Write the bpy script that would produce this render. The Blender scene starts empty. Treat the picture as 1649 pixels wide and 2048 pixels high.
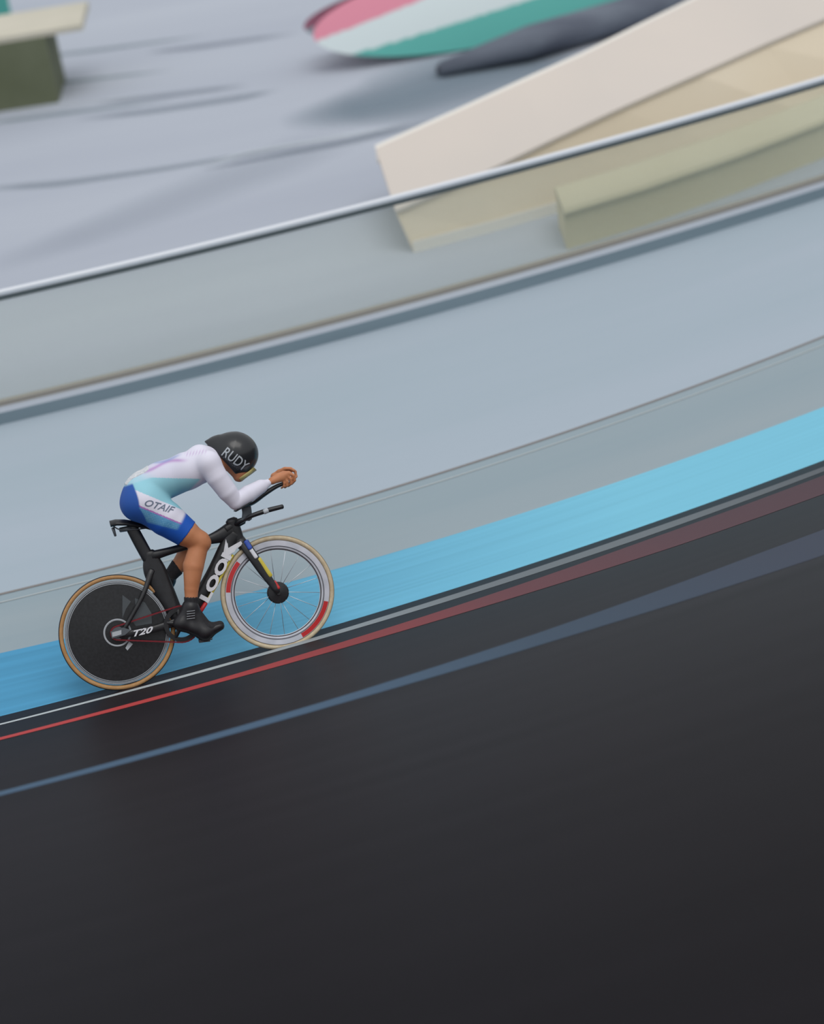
import bpy, bmesh, math, random
import numpy as np
from mathutils import Vector, Matrix
from mathutils.bvhtree import BVHTree

random.seed(4)
rng = np.random.default_rng(4)
scene = bpy.context.scene
COL = scene.collection

# ------------------------------------------------------------------ camera
IW, IH = 1649, 2048
LENS, SENSOR = 60.0, 24.0
F = IW * LENS / SENSOR                       # focal length in pixels of the 1649x2048 frame
PITCH, ROLL, CAMH = math.radians(28.3), math.radians(8.36), 6.365
ce, se, cr, sr = math.cos(PITCH), math.sin(PITCH), math.cos(ROLL), math.sin(ROLL)
R0, U0, FW = Vector((1, 0, 0)), Vector((0, se, ce)), Vector((0, ce, -se))
CR = cr * R0 - sr * U0
CU = sr * R0 + cr * U0
CAM = Vector((0, 0, CAMH))
cam = bpy.data.cameras.new('camera')
cam.sensor_fit = 'HORIZONTAL'
cam.sensor_width = SENSOR
cam.lens = LENS
cam.clip_end = 500
cam_o = bpy.data.objects.new('camera', cam)
COL.objects.link(cam_o)
M3 = Matrix((CR, CU, -FW)).transposed()
cam_o.matrix_world = Matrix.Translation(CAM) @ M3.to_4x4()
cam.dof.use_dof = True
cam.dof.focus_distance = 11.9
cam.dof.aperture_fstop = 0.6
scene.camera = cam_o

# ------------------------------------------------------------------ sky, sun, exposure
world = bpy.data.worlds.new('overcast_sky')
scene.world = world
world.use_nodes = True
wn, wl = world.node_tree.nodes, world.node_tree.links
bg = wn['Background']
tc = wn.new('ShaderNodeTexCoord')
sx = wn.new('ShaderNodeSeparateXYZ')
mr = wn.new('ShaderNodeMapRange')
cr_ = wn.new('ShaderNodeValToRGB')
wl.new(tc.outputs['Generated'], sx.inputs[0])
wl.new(sx.outputs['Z'], mr.inputs['Value'])
mr.inputs['From Min'].default_value = -0.1
mr.inputs['From Max'].default_value = 1.0
wl.new(mr.outputs[0], cr_.inputs[0])
cr_.color_ramp.elements[0].color = (0.56, 0.58, 0.60, 1)
cr_.color_ramp.elements[1].color = (0.93, 0.955, 1.0, 1)
wl.new(cr_.outputs[0], bg.inputs['Color'])
bg.inputs['Strength'].default_value = 0.90
sun = bpy.data.lights.new('sun', 'SUN')
sun.energy = 1.05
sun.angle = math.radians(40)
sun.color = (1.0, 0.97, 0.93)
sun_o = bpy.data.objects.new('sun', sun)
COL.objects.link(sun_o)
sun_o.rotation_euler = (math.radians(22), math.radians(14), 0)
sun_o.location = (0, 5, 20)
vs = scene.view_settings
vs.view_transform = 'Standard'
vs.look = 'None'
vs.gamma = 1
vs.exposure = 0.0
vs.use_curve_mapping = False


# ------------------------------------------------------------------ helpers
def lin(c):
    out = []
    for v in c[:3]:
        v = v / 255.0
        out.append(v / 12.92 if v <= 0.04045 else ((v + 0.055) / 1.055) ** 2.4)
    return (*out, 1.0)


def mat(name, c, rough=0.6, c2=None, scale=(1, 1, 1), detail=4.0, coord='Object', spec=0.5, metal=0.0, bump=0.0,
        coat=0.0, lo=0.35, hi=0.65, attr=None, alpha_attr=None, trans=None):
    m = bpy.data.materials.new(name)
    m.use_nodes = True
    n, l = m.node_tree.nodes, m.node_tree.links
    b = n['Principled BSDF']
    b.inputs['Base Color'].default_value = lin(c)
    b.inputs['Roughness'].default_value = rough
    b.inputs['Specular IOR Level'].default_value = spec
    b.inputs['Metallic'].default_value = metal
    b.inputs['Coat Weight'].default_value = coat
    if attr:
        a = n.new('ShaderNodeAttribute')
        a.attribute_name = attr
        l.new(a.outputs['Color'], b.inputs['Base Color'])
        if alpha_attr:
            l.new(a.outputs['Alpha'], b.inputs['Alpha'])
    if c2 is not None or bump:
        t = n.new('ShaderNodeTexCoord')
        mp = n.new('ShaderNodeMapping')
        mp.inputs['Scale'].default_value = scale
        nz = n.new('ShaderNodeTexNoise')
        nz.inputs['Scale'].default_value = 1.0
        nz.inputs['Detail'].default_value = detail
        l.new(t.outputs[coord], mp.inputs['Vector'])
        l.new(mp.outputs[0], nz.inputs['Vector'])
        if c2 is not None:
            r = n.new('ShaderNodeValToRGB')
            r.color_ramp.elements[0].position = lo
            r.color_ramp.elements[1].position = hi
            r.color_ramp.elements[0].color = lin(c)
            r.color_ramp.elements[1].color = lin(c2)
            l.new(nz.outputs['Fac'], r.inputs[0])
            l.new(r.outputs[0], b.inputs['Base Color'])
        if bump:
            bp = n.new('ShaderNodeBump')
            bp.inputs['Strength'].default_value = bump
            bp.inputs['Distance'].default_value = 0.01
            l.new(nz.outputs['Fac'], bp.inputs['Height'])
            l.new(bp.outputs[0], b.inputs['Normal'])
    return m


def tag(o, label=None, cat=None, kind=None, group=None):
    if label: o['label'] = label
    if cat: o['category'] = cat
    if kind: o['kind'] = kind
    if group: o['group'] = group
    return o


def mesh_obj(name, verts, faces, m, parent=None, smooth=True, uvs=None, cols=None):
    me = bpy.data.meshes.new(name)
    me.from_pydata([tuple(v) for v in verts], [], [tuple(int(i) for i in f) for f in faces])
    if uvs is not None:
        ul = me.uv_layers.new(name='UVMap')
        vi = np.empty(len(me.loops), dtype=np.int32)
        me.loops.foreach_get('vertex_index', vi)
        ul.data.foreach_set('uv', np.asarray(uvs, dtype=np.float32)[vi].ravel())
    if cols is not None:
        ca = me.color_attributes.new('print', 'FLOAT_COLOR', 'POINT')
        ca.data.foreach_set('color', np.asarray(cols, dtype=np.float32).ravel())
    if m is not None:
        me.materials.append(m)
    if smooth:
        me.polygons.foreach_set('use_smooth', np.ones(len(me.polygons), dtype=bool))
    me.update()
    o = bpy.data.objects.new(name, me)
    COL.objects.link(o)
    if parent is not None:
        o.parent = parent
    return o


def empty(name, loc=(0, 0, 0)):
    o = bpy.data.objects.new(name, None)
    o.empty_display_size = 0.2
    COL.objects.link(o)
    o.location = loc
    return o


def ray(px, py):
    d = FW + CR * ((px - IW / 2) / F) + CU * (-(py - IH / 2) / F)
    return d


def ground(px, py, z=0.0):
    d = ray(px, py)
    return CAM + d * ((z - CAMH) / d.z)


# ------------------------------------------------------------------ track curves (metres, infield towards +Y)
XS = np.linspace(-11, 15, 150)
Q = {'edge': (0.0230, 0.3062, 10.716), 'blue_top': (0.0290, 0.2946, 11.369),
     'seam': (0.0279, 0.3355, 12.228), 'kerb': (0.0156, 0.3035, 14.892)}
BANK = math.radians(22)


def curve(name, off=0.0, xs=XS):
    a, b, c = Q[name]
    y = a * xs * xs + b * xs + c
    s = 2 * a * xs + b
    L = np.hypot(s, 1)
    return np.stack([xs - off * s / L, y + off / L], 1), np.cumsum(np.hypot(np.gradient(xs), np.gradient(y)))


def on_bank(d, lift=0.0, xs=XS):                  # d metres up the banking from its lower edge
    d = np.broadcast_to(np.asarray(d, float), xs.shape)
    a, b, c = Q['edge']
    y = a * xs * xs + b * xs + c
    s = 2 * a * xs + b
    L = np.hypot(s, 1)
    k = d * math.cos(BANK) - lift * math.sin(BANK) * -1
    return np.stack([xs + k * s / L, y - k / L, d * math.sin(BANK) + lift * math.cos(BANK)], 1)


def sheet(name, rows, m, parent=None, cols=None, vcoord=None, smooth=True):
    rows = [np.asarray(r) for r in rows]
    n = len(rows[0])
    V = np.concatenate(rows)
    fs = []
    for j in range(len(rows) - 1):
        for i in range(n - 1):
            fs.append((j * n + i, (j + 1) * n + i, (j + 1) * n + i + 1, j * n + i + 1))
    arc = np.concatenate([[0], np.cumsum(np.linalg.norm(np.diff(rows[0], axis=0), axis=1))])
    acc, uvs = 0.0, []
    for j, r in enumerate(rows):
        if j: acc += float(np.median(np.linalg.norm(rows[j] - rows[j - 1], axis=1)))
        uvs.append(np.stack([arc, np.full(n, acc)], 1))
    return mesh_obj(name, V, fs, m, parent, smooth, np.concatenate(uvs), None if cols is None else np.concatenate(cols))


def z3(p2, z):
    return np.concatenate([p2, np.full((len(p2), 1), z)], 1)


# ------------------------------------------------------------------ the setting
M_track = mat('dark_track_paint', (26, 24, 27), 0.42, spec=0.03, attr='print')      # grazing sheen put in the colour: lighter low and right, darker up
tr_rows, tr_cols = [], []
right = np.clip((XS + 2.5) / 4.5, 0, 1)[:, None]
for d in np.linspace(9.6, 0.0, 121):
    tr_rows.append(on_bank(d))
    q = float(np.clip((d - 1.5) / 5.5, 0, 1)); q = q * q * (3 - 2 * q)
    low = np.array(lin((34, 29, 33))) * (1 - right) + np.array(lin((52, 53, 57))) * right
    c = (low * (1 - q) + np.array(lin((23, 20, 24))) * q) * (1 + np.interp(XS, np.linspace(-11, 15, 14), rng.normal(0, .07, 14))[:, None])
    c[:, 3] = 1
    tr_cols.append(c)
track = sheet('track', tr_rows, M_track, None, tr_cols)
tag(track, 'dark charcoal banked cycling track filling the lower half', None, 'structure')

M_blue = mat('blue_apron_paint', (100, 170, 205), 0.7, spec=0.12, attr='print')      # paler to the right, grazing sheen and haze partly put in the colour
e0, _ = curve('edge'); e1, _ = curve('blue_top')
ap_rows, ap_cols = [], []
haze = np.clip((XS + 2.2) / 3.6, 0, 1)[:, None]
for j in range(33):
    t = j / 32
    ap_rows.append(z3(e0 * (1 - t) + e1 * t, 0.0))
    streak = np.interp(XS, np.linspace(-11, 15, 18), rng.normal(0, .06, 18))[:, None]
    c = (np.array(lin((80, 150, 188))) * (1 - haze) + np.array(lin((122, 190, 213))) * haze) * (1 + streak * (1 - .7 * haze))
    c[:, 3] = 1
    ap_cols.append(c)
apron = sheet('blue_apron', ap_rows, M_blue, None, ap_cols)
tag(apron, 'light blue painted band along the inner foot of the banking', None, 'structure')

M_zone = mat('grey_green_concrete', (142, 158, 166), 0.8, (152, 164, 170), (0.12, 1.6, 1), 4, 'UV', spec=0.1, lo=.3, hi=.7)
M_zone2 = mat('pale_blue_concrete', (160, 174, 184), 0.8, (168, 179, 190), (0.12, 1.2, 1), 4, 'UV', spec=0.1, lo=.3, hi=.7)
s0, _ = curve('seam'); k0, _ = curve('kerb')
zone = empty('safety_zone'); tag(zone, 'pale grey concrete safety strip between blue band and kerb', None, 'structure')
sheet('lower_slab', [z3(e1, 0.0), z3(e1 * .5 + s0 * .5, 0.0), z3(s0, 0.0)], M_zone, zone)['kind'] = 'structure'
sheet('upper_slab', [z3(s0, 0.0), z3(s0 * .5 + k0 * .5, 0.0), z3(k0, 0.0)], M_zone2, zone)['kind'] = 'structure'
M_seam = mat('brown_joint', (128, 124, 122), 0.9)
a, _ = curve('seam', -0.012); b, _ = curve('seam', 0.012)
sheet('joint', [z3(a, 0.003), z3(b, 0.003)], M_seam, zone)
a, _ = curve('seam', -0.115); b, _ = curve('seam', -0.10)
sheet('joint', [z3(a, 0.003), z3(b, 0.003)], mat('pale_joint', (168, 176, 178), 0.9), zone)


def width_of(pts):
    return np.interp(XS, [p[0] for p in pts], [p[1] for p in pts])


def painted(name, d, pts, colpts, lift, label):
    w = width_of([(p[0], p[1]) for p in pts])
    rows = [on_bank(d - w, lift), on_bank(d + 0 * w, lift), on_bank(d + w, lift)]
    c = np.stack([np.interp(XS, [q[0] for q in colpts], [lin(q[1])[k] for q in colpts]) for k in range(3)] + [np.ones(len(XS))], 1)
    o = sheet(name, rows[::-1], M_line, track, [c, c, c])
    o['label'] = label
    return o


M_line = mat('line_paint', (200, 200, 200), 0.6, spec=0.08, attr='print')
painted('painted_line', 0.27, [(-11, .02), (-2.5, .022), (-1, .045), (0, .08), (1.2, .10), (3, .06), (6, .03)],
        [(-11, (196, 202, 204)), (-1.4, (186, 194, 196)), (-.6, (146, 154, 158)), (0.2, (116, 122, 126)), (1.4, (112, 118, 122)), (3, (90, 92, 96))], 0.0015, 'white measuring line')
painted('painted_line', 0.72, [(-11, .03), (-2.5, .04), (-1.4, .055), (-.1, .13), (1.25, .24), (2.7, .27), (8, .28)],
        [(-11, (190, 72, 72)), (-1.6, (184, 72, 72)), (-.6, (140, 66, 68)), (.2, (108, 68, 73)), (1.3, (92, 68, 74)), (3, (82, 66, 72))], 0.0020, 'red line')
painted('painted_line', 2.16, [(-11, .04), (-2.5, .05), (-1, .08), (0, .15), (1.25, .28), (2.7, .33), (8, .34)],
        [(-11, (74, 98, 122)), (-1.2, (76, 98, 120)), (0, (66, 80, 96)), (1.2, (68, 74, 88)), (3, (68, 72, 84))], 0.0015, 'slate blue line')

# kerb
M_kerb = mat('kerb_face_shaded', (122, 140, 150), 0.75, (132, 150, 160), (0.3, 5, 1), 4, 'UV')  # face tinted darker than the coping, its shade put in the colour
M_kerbtop = mat('kerb_top', (166, 174, 186), 0.7, (174, 182, 192), (0.3, 5, 1), 4, 'UV')
KH = 0.115
kerb = empty('kerb'); tag(kerb, 'low grey kerb under the clear fence', None, 'structure')
k1, _ = curve('kerb', 0.02); k2, _ = curve('kerb', 0.20)
sheet('kerb_side', [z3(k0, 0.0), z3(k0, KH - .02)], M_kerb, kerb, smooth=False)
sheet('kerb_coping', [z3(k0, KH - .02), z3(k1, KH), z3(k2, KH), z3(k2, 0.0)], M_kerbtop, kerb, smooth=False)

# infield floor
M_floor = mat('infield_floor_coating', (166, 172, 184), 0.75, (178, 184, 194), (0.10, 0.45, 1), 5, 'UV', spec=0.2, lo=.3, hi=.7)
kf, _ = curve('kerb', 0.19)
fl_rows = [z3(kf, 0.0)] + [z3(np.stack([kf[:, 0] * (1 + .08 * t), kf[:, 1] + t], 1), 0.0) for t in (2, 4, 7, 12, 20, 34, 60)]
floor = sheet('floor', fl_rows, M_floor)
tag(floor, 'pale lavender grey infield floor beyond the fence', None, 'structure')


def soft_strip(name, pts, widths, col, amax, parent, z=0.002, cross=7):
    """a scuff strip on the floor, rubbed mark and painted shade alike: fades out across its width and towards its ends"""
    P = [ground(*p) for p in pts]
    t = np.linspace(0, 1, 40)
    tp = np.linspace(0, 1, len(P))
    X = np.interp(t, tp, [p.x for p in P]); Y = np.interp(t, tp, [p.y for p in P])
    for _ in range(6):
        X[1:-1] = (X[:-2] + 2 * X[1:-1] + X[2:]) / 4
        Y[1:-1] = (Y[:-2] + 2 * Y[1:-1] + Y[2:]) / 4
    W = np.interp(t, np.linspace(0, 1, len(widths)), widths)
    dx, dy = np.gradient(X), np.gradient(Y)
    L = np.hypot(dx, dy)
    rows, cols = [], []
    for j in range(cross):
        q = j / (cross - 1) * 2 - 1
        rows.append(np.stack([X - dy / L * q * W, Y + dx / L * q * W, np.full(40, z)], 1))
        al = amax * (1 - q * q) ** 1.5 * np.clip(np.minimum(t, 1 - t) * 5, 0, 1)
        c = np.tile(np.array(lin(col)), (40, 1)); c[:, 3] = al
        cols.append(c)
    return sheet(name, rows, M_scuff_shade, parent, cols)


M_scuff_shade = mat('scuff_shade', (120, 128, 140), 0.8, attr='print', alpha_attr=True, spec=0.1)
soft_strip('scuff_shade_mark', [(-80, 560), (300, 420), (520, 335), (720, 255)], [.25, .5, .6, .5], (162, 169, 181), .22, floor)
soft_strip('scuff_shade_mark', [(-60, 380), (120, 368), (330, 338), (690, 275)], [.10, .14, .10, .06], (128, 140, 150), .4, floor, .003)
soft_strip('scuff_shade_mark', [(390, 336), (490, 306), (700, 270), (860, 245)], [.03, .04, .05, .04], (204, 212, 218), .8, floor, .004)
soft_strip('scuff_shade_mark', [(400, 342), (520, 318), (690, 285), (900, 235)], [.05, .08, .14, .2], (108, 120, 134), .4, floor, .005)
soft_strip('scuff_shade_mark', [(150, 240), (310, 222), (480, 196), (560, 180)], [.10, .14, .16, .06], (122, 134, 146), .4, floor, .003)
soft_strip('scuff_shade_mark', [(190, 208), (330, 192), (500, 170)], [.08, .14, .1], (124, 134, 146), .4, floor, .004)
soft_strip('scuff_shade_mark', [(290, 106), (400, 94), (600, 66)], [.08, .16, .1], (124, 132, 146), .4, floor, .003)
soft_strip('scuff_shade_mark', [(-40, 250), (120, 228), (350, 200)], [.08, .10, .05], (104, 128, 132), .4, floor, .002)
soft_strip('scuff_shade_mark', [(-40, 186), (120, 166), (350, 140)], [.08, .10, .05], (100, 128, 132), .4, floor, .002)
soft_strip('scuff_shade_mark', [(-20, 126), (200, 100), (420, 70)], [.08, .12, .05], (116, 134, 140), .4, floor, .0025)
soft_strip('scuff_shade_mark', [(20, 225), (150, 210), (330, 186)], [.02, .03, .02], (206, 214, 216), .6, floor, .005)
soft_strip('scuff_shade_mark', [(560, 250), (800, 200), (980, 140), (1150, 90)], [.3, 1.0, 1.3, .8], (118, 136, 148), .6, floor, .0015)  # soft shade beside the cream stand, painted onto the floor

# ------------------------------------------------------------------ clear infield fence
FH = 0.86
M_glass = bpy.data.materials.new('clear_polycarbonate')
M_glass.use_nodes = True
n, l = M_glass.node_tree.nodes, M_glass.node_tree.links
for x in list(n): n.remove(x)
out = n.new('ShaderNodeOutputMaterial'); mx = n.new('ShaderNodeMixShader'); tr = n.new('ShaderNodeBsdfTransparent')
pb = n.new('ShaderNodeBsdfPrincipled'); pb.inputs['Base Color'].default_value = lin((196, 206, 200)); pb.inputs['Roughness'].default_value = .35
tr.inputs['Color'].default_value = (0.97, 0.98, 0.96, 1)
nz = n.new('ShaderNodeTexNoise'); tcn = n.new('ShaderNodeTexCoord'); mpn = n.new('ShaderNodeMapping'); mpn.inputs['Scale'].default_value = (.25, 2.5, 1)
mrn = n.new('ShaderNodeMapRange'); mrn.inputs['To Min'].default_value = .08; mrn.inputs['To Max'].default_value = .20
nz.inputs['Scale'].default_value = 1.0
l.new(tcn.outputs['UV'], mpn.inputs[0]); l.new(mpn.outputs[0], nz.inputs['Vector']); l.new(nz.outputs['Fac'], mrn.inputs['Value'])
l.new(mrn.outputs[0], mx.inputs[0]); l.new(tr.outputs[0], mx.inputs[1]); l.new(pb.outputs[0], mx.inputs[2]); l.new(mx.outputs[0], out.inputs[0])

M_tan = mat('tan_rail', (150, 146, 138), 0.6)
M_dark = mat('dark_gasket', (88, 98, 100), 0.6)
M_alu = mat('pale_aluminium', (222, 226, 232), 0.4, spec=0.5)
fence = empty('infield_fence', (0.0, 14.95, KH))
tag(fence, 'long clear panel fence with a pale top rail standing on the grey kerb', 'fence')


def fsheet(name, prof, m, closed=True, smooth=False):      # profile: (inward offset, height above ground)
    prof = prof + [prof[0]] if closed else prof
    rows = [z3(curve('kerb', o)[0], z) - np.array(fence.location) for o, z in prof]
    return sheet(name, rows, m, fence, smooth=smooth)


fsheet('bottom_rail', [(.072, KH), (.072, KH + .036), (.128, KH + .036), (.128, KH)], M_tan)
fsheet('clear_panel', [(.096, KH + .03), (.096, KH + FH), (.104, KH + FH), (.104, KH + .03)], M_glass)
fsheet('gasket', [(.084, KH + FH - .045), (.084, KH + FH - .005), (.116, KH + FH - .005), (.116, KH + FH - .045)], M_dark)
fsheet('top_rail', [(.078, KH + FH - .006), (.074, KH + FH + .022), (.10, KH + FH + .034), (.126, KH + FH + .022), (.122, KH + FH - .006)], M_alu)


# ------------------------------------------------------------------ things on the infield
def prism_obj(name, A, B, m, parent, smooth=False):
    """closed loft between two cross-sections with the same number of points"""
    n = len(A)
    fs = [(i, (i + 1) % n, n + (i + 1) % n, n + i) for i in range(n)] + [tuple(range(n))[::-1], tuple(range(n, 2 * n))]
    return mesh_obj(name, list(A) + list(B), fs, m, parent, smooth)


def loft(name, secs, m, parent, smooth=False, caps=True):
    n = len(secs[0])
    V = [v for s in secs for v in s]
    fs = []
    for j in range(len(secs) - 1):
        for i in range(n):
            fs.append((j * n + i, j * n + (i + 1) % n, (j + 1) * n + (i + 1) % n, (j + 1) * n + i))
    if caps:
        fs.append(tuple(range(n))[::-1]); fs.append(tuple(range((len(secs) - 1) * n, len(secs) * n)))
    return mesh_obj(name, V, fs, m, parent, smooth)


# long cream canvas-covered stand
M_cream = mat('cream_canvas', (204, 196, 188), 0.85, (212, 202, 192), (.4, .4, .4), 3, lo=.3, hi=.7)
M_creamf = mat('tan_canvas', (226, 212, 188), 0.85, (232, 220, 200), (.4, .4, .4), 3, lo=.3, hi=.7)
M_hem_highlight = mat('pale_hem_highlight', (230, 226, 218), 0.8)
base_px = [(828, 505), (990, 462), (1140, 418), (1300, 368), (1480, 305), (1649, 240), (1850, 160)]
ridge_px = [(752, 300), (905, 232), (1045, 168), (1170, 112), (1290, 52), (1400, -2), (1560, -80)]
B = [ground(*p) for p in base_px]
Rg = []
for b_, r_ in zip(B, ridge_px):
    d = ray(*r_)
    t = (b_.y + 1.1) / d.y
    Rg.append(CAM + d * t)
eave_px = [(792, 425), (960, 352), (1100, 285), (1240, 220), (1400, 150), (1530, 92), (1700, 20)]
Ev = []
for b_, e_ in zip(B, eave_px):
    d = ray(*e_)
    Ev.append(CAM + d * ((b_.y + .05) / d.y))
stand = empty('covered_stand', B[0])
tag(stand, 'long cream canvas covered stand with a sloping top behind the clear fence', 'stand')
o0 = B[0]
front, roof, hem, ridge = [], [], [], []
for b_, r_, e_ in zip(B, Rg, Ev):
    r2 = Vector((r_.x, r_.y, r_.z))
    bk = Vector((r_.x + .1, r_.y + .25, 0))
    front.append([b_ - o0, b_ + Vector((0, .04, 0)) - o0, e_ + Vector((0, .04, -.01)) - o0, e_ - o0])
    roof.append([e_ + Vector((0, -.03, 0)) - o0, e_ + Vector((0, -.03, .03)) - o0, r2 + Vector((0, 0, .02)) - o0, bk - o0, bk + Vector((0, -.03, 0)) - o0, r2 + Vector((0, -.02, -.02)) - o0])
    ridge.append([r2 + Vector(q) - o0 for q in ((0, -.16, -.075), (0, -.16, -.045), (0, .03, .035), (0, .05, .0))])
    hem.append([b_ + Vector((0, -.012, .0)) - o0, b_ + Vector((0, -.012, .10)) - o0, b_ + Vector((0, .005, .10)) - o0, b_ + Vector((0, .005, 0)) - o0])
loft('front_panel', front, M_creamf, stand)
loft('canvas_top', roof, M_cream, stand)
loft('hem', hem, M_hem_highlight, stand)
loft('ridge_highlight', ridge, M_hem_highlight, stand)  # pale strip standing in for the highlight along the ridge
mesh_obj('end_panel', [v for v in (front[0][0], front[0][3], roof[0][2], roof[0][3])] + [v + Vector((.03, 0, 0)) for v in (front[0][0], front[0][3], roof[0][2], roof[0][3])],
         [(0, 1, 2, 3), (7, 6, 5, 4), (0, 4, 5, 1), (1, 5, 6, 2), (2, 6, 7, 3), (3, 7, 4, 0)], M_creamf, stand, False)

# low olive bench between fence and stand
M_olive = mat('olive_beige_vinyl', (188, 180, 152), 0.8, (196, 190, 166), (.4, .4, .4), 3)
M_olive2 = mat('olive_beige_side', (206, 196, 164), 0.8, (214, 206, 178), (.4, .4, .4), 3)
bb = [ground(*p) for p in [(1140, 512), (1300, 462), (1480, 398), (1649, 330), (1850, 245)]]
bench = empty('low_bench', bb[0])
tag(bench, 'low olive beige bench just behind the clear fence at the right', 'bench')
s_top, s_side = [], []
for p in bb:
    q = p - bb[0] + Vector((0, .12, 0))
    s_side.append([q + Vector((0, .03, 0)), q + Vector((0, .03, .30)), q + Vector((0, .55, .30)), q + Vector((0, .55, 0))])
    s_top.append([q + Vector((0, -.0, .30)), q + Vector((0, -.01, .33)), q + Vector((0, .02, .36)), q + Vector((0, .56, .36)), q + Vector((0, .58, .33)), q + Vector((0, .58, .30))])
loft('bench_side', s_side, M_olive2, bench)
loft('bench_top', s_top, M_olive, bench)

# pop-up oval banner in pink, white and teal
M_banner = mat('banner_print', (230, 230, 230), 0.75, attr='print')
M_edge = mat('banner_piping', (196, 204, 206), 0.7)
c0 = ground(1000, 60)
g0, g1 = ground(655, 165), ground(1330, 25)
ax = (g1 - g0); ax.z = 0
half = ax.length / 2; ax.normalize()
inn = Vector((-ax.y, ax.x, 0))
ban = empty('popup_banner', (g0 + g1) / 2 + inn * .62)
tag(ban, 'oval pop-up banner printed pink, white and teal on the far infield', 'banner')


def banner_face(name, side):
    NR, NA = 30, 128
    V, Cc, fs = [], [], []
    hgt = 0.80
    for i in range(NR + 1):
        r = i / NR
        for j in range(NA):
            a_ = 2 * math.pi * j / NA
            u, v = r * math.cos(a_), r * math.sin(a_)
            z = (v + 1) / 2 * hgt
            y = side * (0.55 * (1 - (v + 1) / 2)) - side * 0.03 + side * .05 * (1 - r * r)
            p = ax * (u * half) + inn * -y + Vector((0, 0, z + .01))
            V.append(p)
            if v > .75 * (u + .98) - .10: c = (218, 138, 158)          # printed bands
            elif v > -.42 + .42 * (u + .45): c = (206, 218, 220)
            else: c = (88, 172, 164)
            Cc.append(lin(c))
    for i in range(NR):
        for j in range(NA):
            fs.append((i * NA + j, i * NA + (j + 1) % NA, (i + 1) * NA + (j + 1) % NA, (i + 1) * NA + j))
    return mesh_obj(name, V, fs, M_banner, ban, True, None, Cc)


banner_face('front_face', 1)
banner_face('back_face', -1)

# dark mat and low dark barrier at the banner's foot
M_slate = mat('slate_rubber', (78, 84, 98), 0.8, (104, 112, 124), (.5, 3, 3), 4)
mp = [ground(*p) for p in [(880, 152), (1060, 116), (1230, 66), (1420, 0), (1640, -85)]]
mats = empty('rubber_mat_roll', mp[0])
tag(mats, 'long dark slate roll of rubber matting lying between banner and cream stand', 'mat')
secs = []
for i, p in enumerate(mp):
    q = p - mp[0]
    r = .17 if i else .07
    secs.append([q + Vector((0, r * math.cos(t) * 1.5, r + r * math.sin(t))) for t in np.linspace(0, 2 * math.pi, 14, endpoint=False)])
loft('outer_wrap', secs, M_slate, mats, True)
loft('core', [[v * 1.0 + Vector((-.03, 0, 0)) for v in [Vector((0, .04 * math.cos(t), .07 + .04 * math.sin(t))) for t in np.linspace(0, 2 * math.pi, 10, endpoint=False)]],
              [Vector((.05, .04 * math.cos(t), .07 + .04 * math.sin(t))) for t in np.linspace(0, 2 * math.pi, 10, endpoint=False)]], mat('mat_core', (60, 62, 70), .8), mats)

# olive covered trunk and teal board, far left
M_ol = mat('olive_tarpaulin', (92, 98, 74), 0.85, (112, 118, 96), (.8, .8, .8), 4)
M_lid = mat('cream_lid', (204, 198, 182), 0.8, (190, 186, 170), (.8, .8, .8), 3)
M_teal = mat('teal_board', (70, 160, 150), 0.75, (92, 172, 164), (.8, .8, .8), 3)
t0, t1 = ground(-330, 275), ground(118, 205)
trunk = empty('equipment_chest', t1)
tag(trunk, 'olive tarpaulin covered chest with a cream lid in the far left corner', 'chest')
dx = (t0 - t1)
cs = [Vector((0, 0, 0)), Vector((0, .02, .74)), Vector((0, .9, .74)), Vector((0, .92, 0))]
ls = [Vector((.0, -.03, .74)), Vector((0, -.03, .80)), Vector((0, .05, .83)), Vector((0, .87, .83)), Vector((0, .95, .80)), Vector((0, .95, .74))]
loft('chest_body', [[v for v in cs], [v + dx for v in cs]], M_ol, trunk)
loft('lid', [[v + Vector((.42, .08, 0)) for v in ls], [v + dx for v in ls]], M_lid, trunk)
tb0 = ground(-250, 90); tb1 = ground(28, 55)
board = empty('teal_board', tb1)
tag(board, 'small teal board standing behind the olive chest at the far left', 'board')
dxx = tb0 - tb1
loft('board_face', [[Vector((0, 0, .06)), Vector((0, 0, .95)), Vector((0, .03, .95)), Vector((0, .03, .06))], [Vector((0, 0, .06)) + dxx, Vector((0, 0, .95)) + dxx, Vector((0, .03, .95)) + dxx, Vector((0, .03, .06)) + dxx]], M_teal, board)
for q in (.08, .92):
    pq = dxx * q
    loft('board_foot', [[pq + Vector((-.03, -.2, 0)), pq + Vector((.03, -.2, 0)), pq + Vector((.03, .22, 0)), pq + Vector((-.03, .22, 0))], [pq + Vector((-.02, -.02, .08)), pq + Vector((.02, -.02, .08)), pq + Vector((.02, .05, .08)), pq + Vector((-.02, .05, .08))]], M_dark, board)

# ------------------------------------------------------------------ bicycle frame of reference
WR = 0.334                                   # wheel radius with tyre
LEAN = math.radians(25.0)
CONTACT_Z = 0.055
O = ground(262, 1377, CONTACT_Z)
E = ground(581, 1296.0, CONTACT_Z)
UX = (E - O); UX.z = 0; UX.normalize()
INN = Vector((-UX.y, UX.x, 0))               # towards the infield
UZ = (Vector((0, 0, 1)) * math.cos(LEAN) + INN * math.sin(LEAN)).normalized()
UY = UZ.cross(UX).normalized()               # rider's left, away from the camera
BIKE_M = Matrix((UX, UY, UZ)).transposed().to_4x4()
BIKE_M.translation = O
BINV = BIKE_M.inverted()
CAM_L = BINV @ CAM


def P(px, py, w=0.0):
    """design point measured on the photograph, w metres to the rider's right of the bike's middle plane"""
    d = BINV.to_3x3() @ ray(px, py)
    t = (-w - CAM_L.y) / d.y
    return CAM_L + d * t



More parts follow.
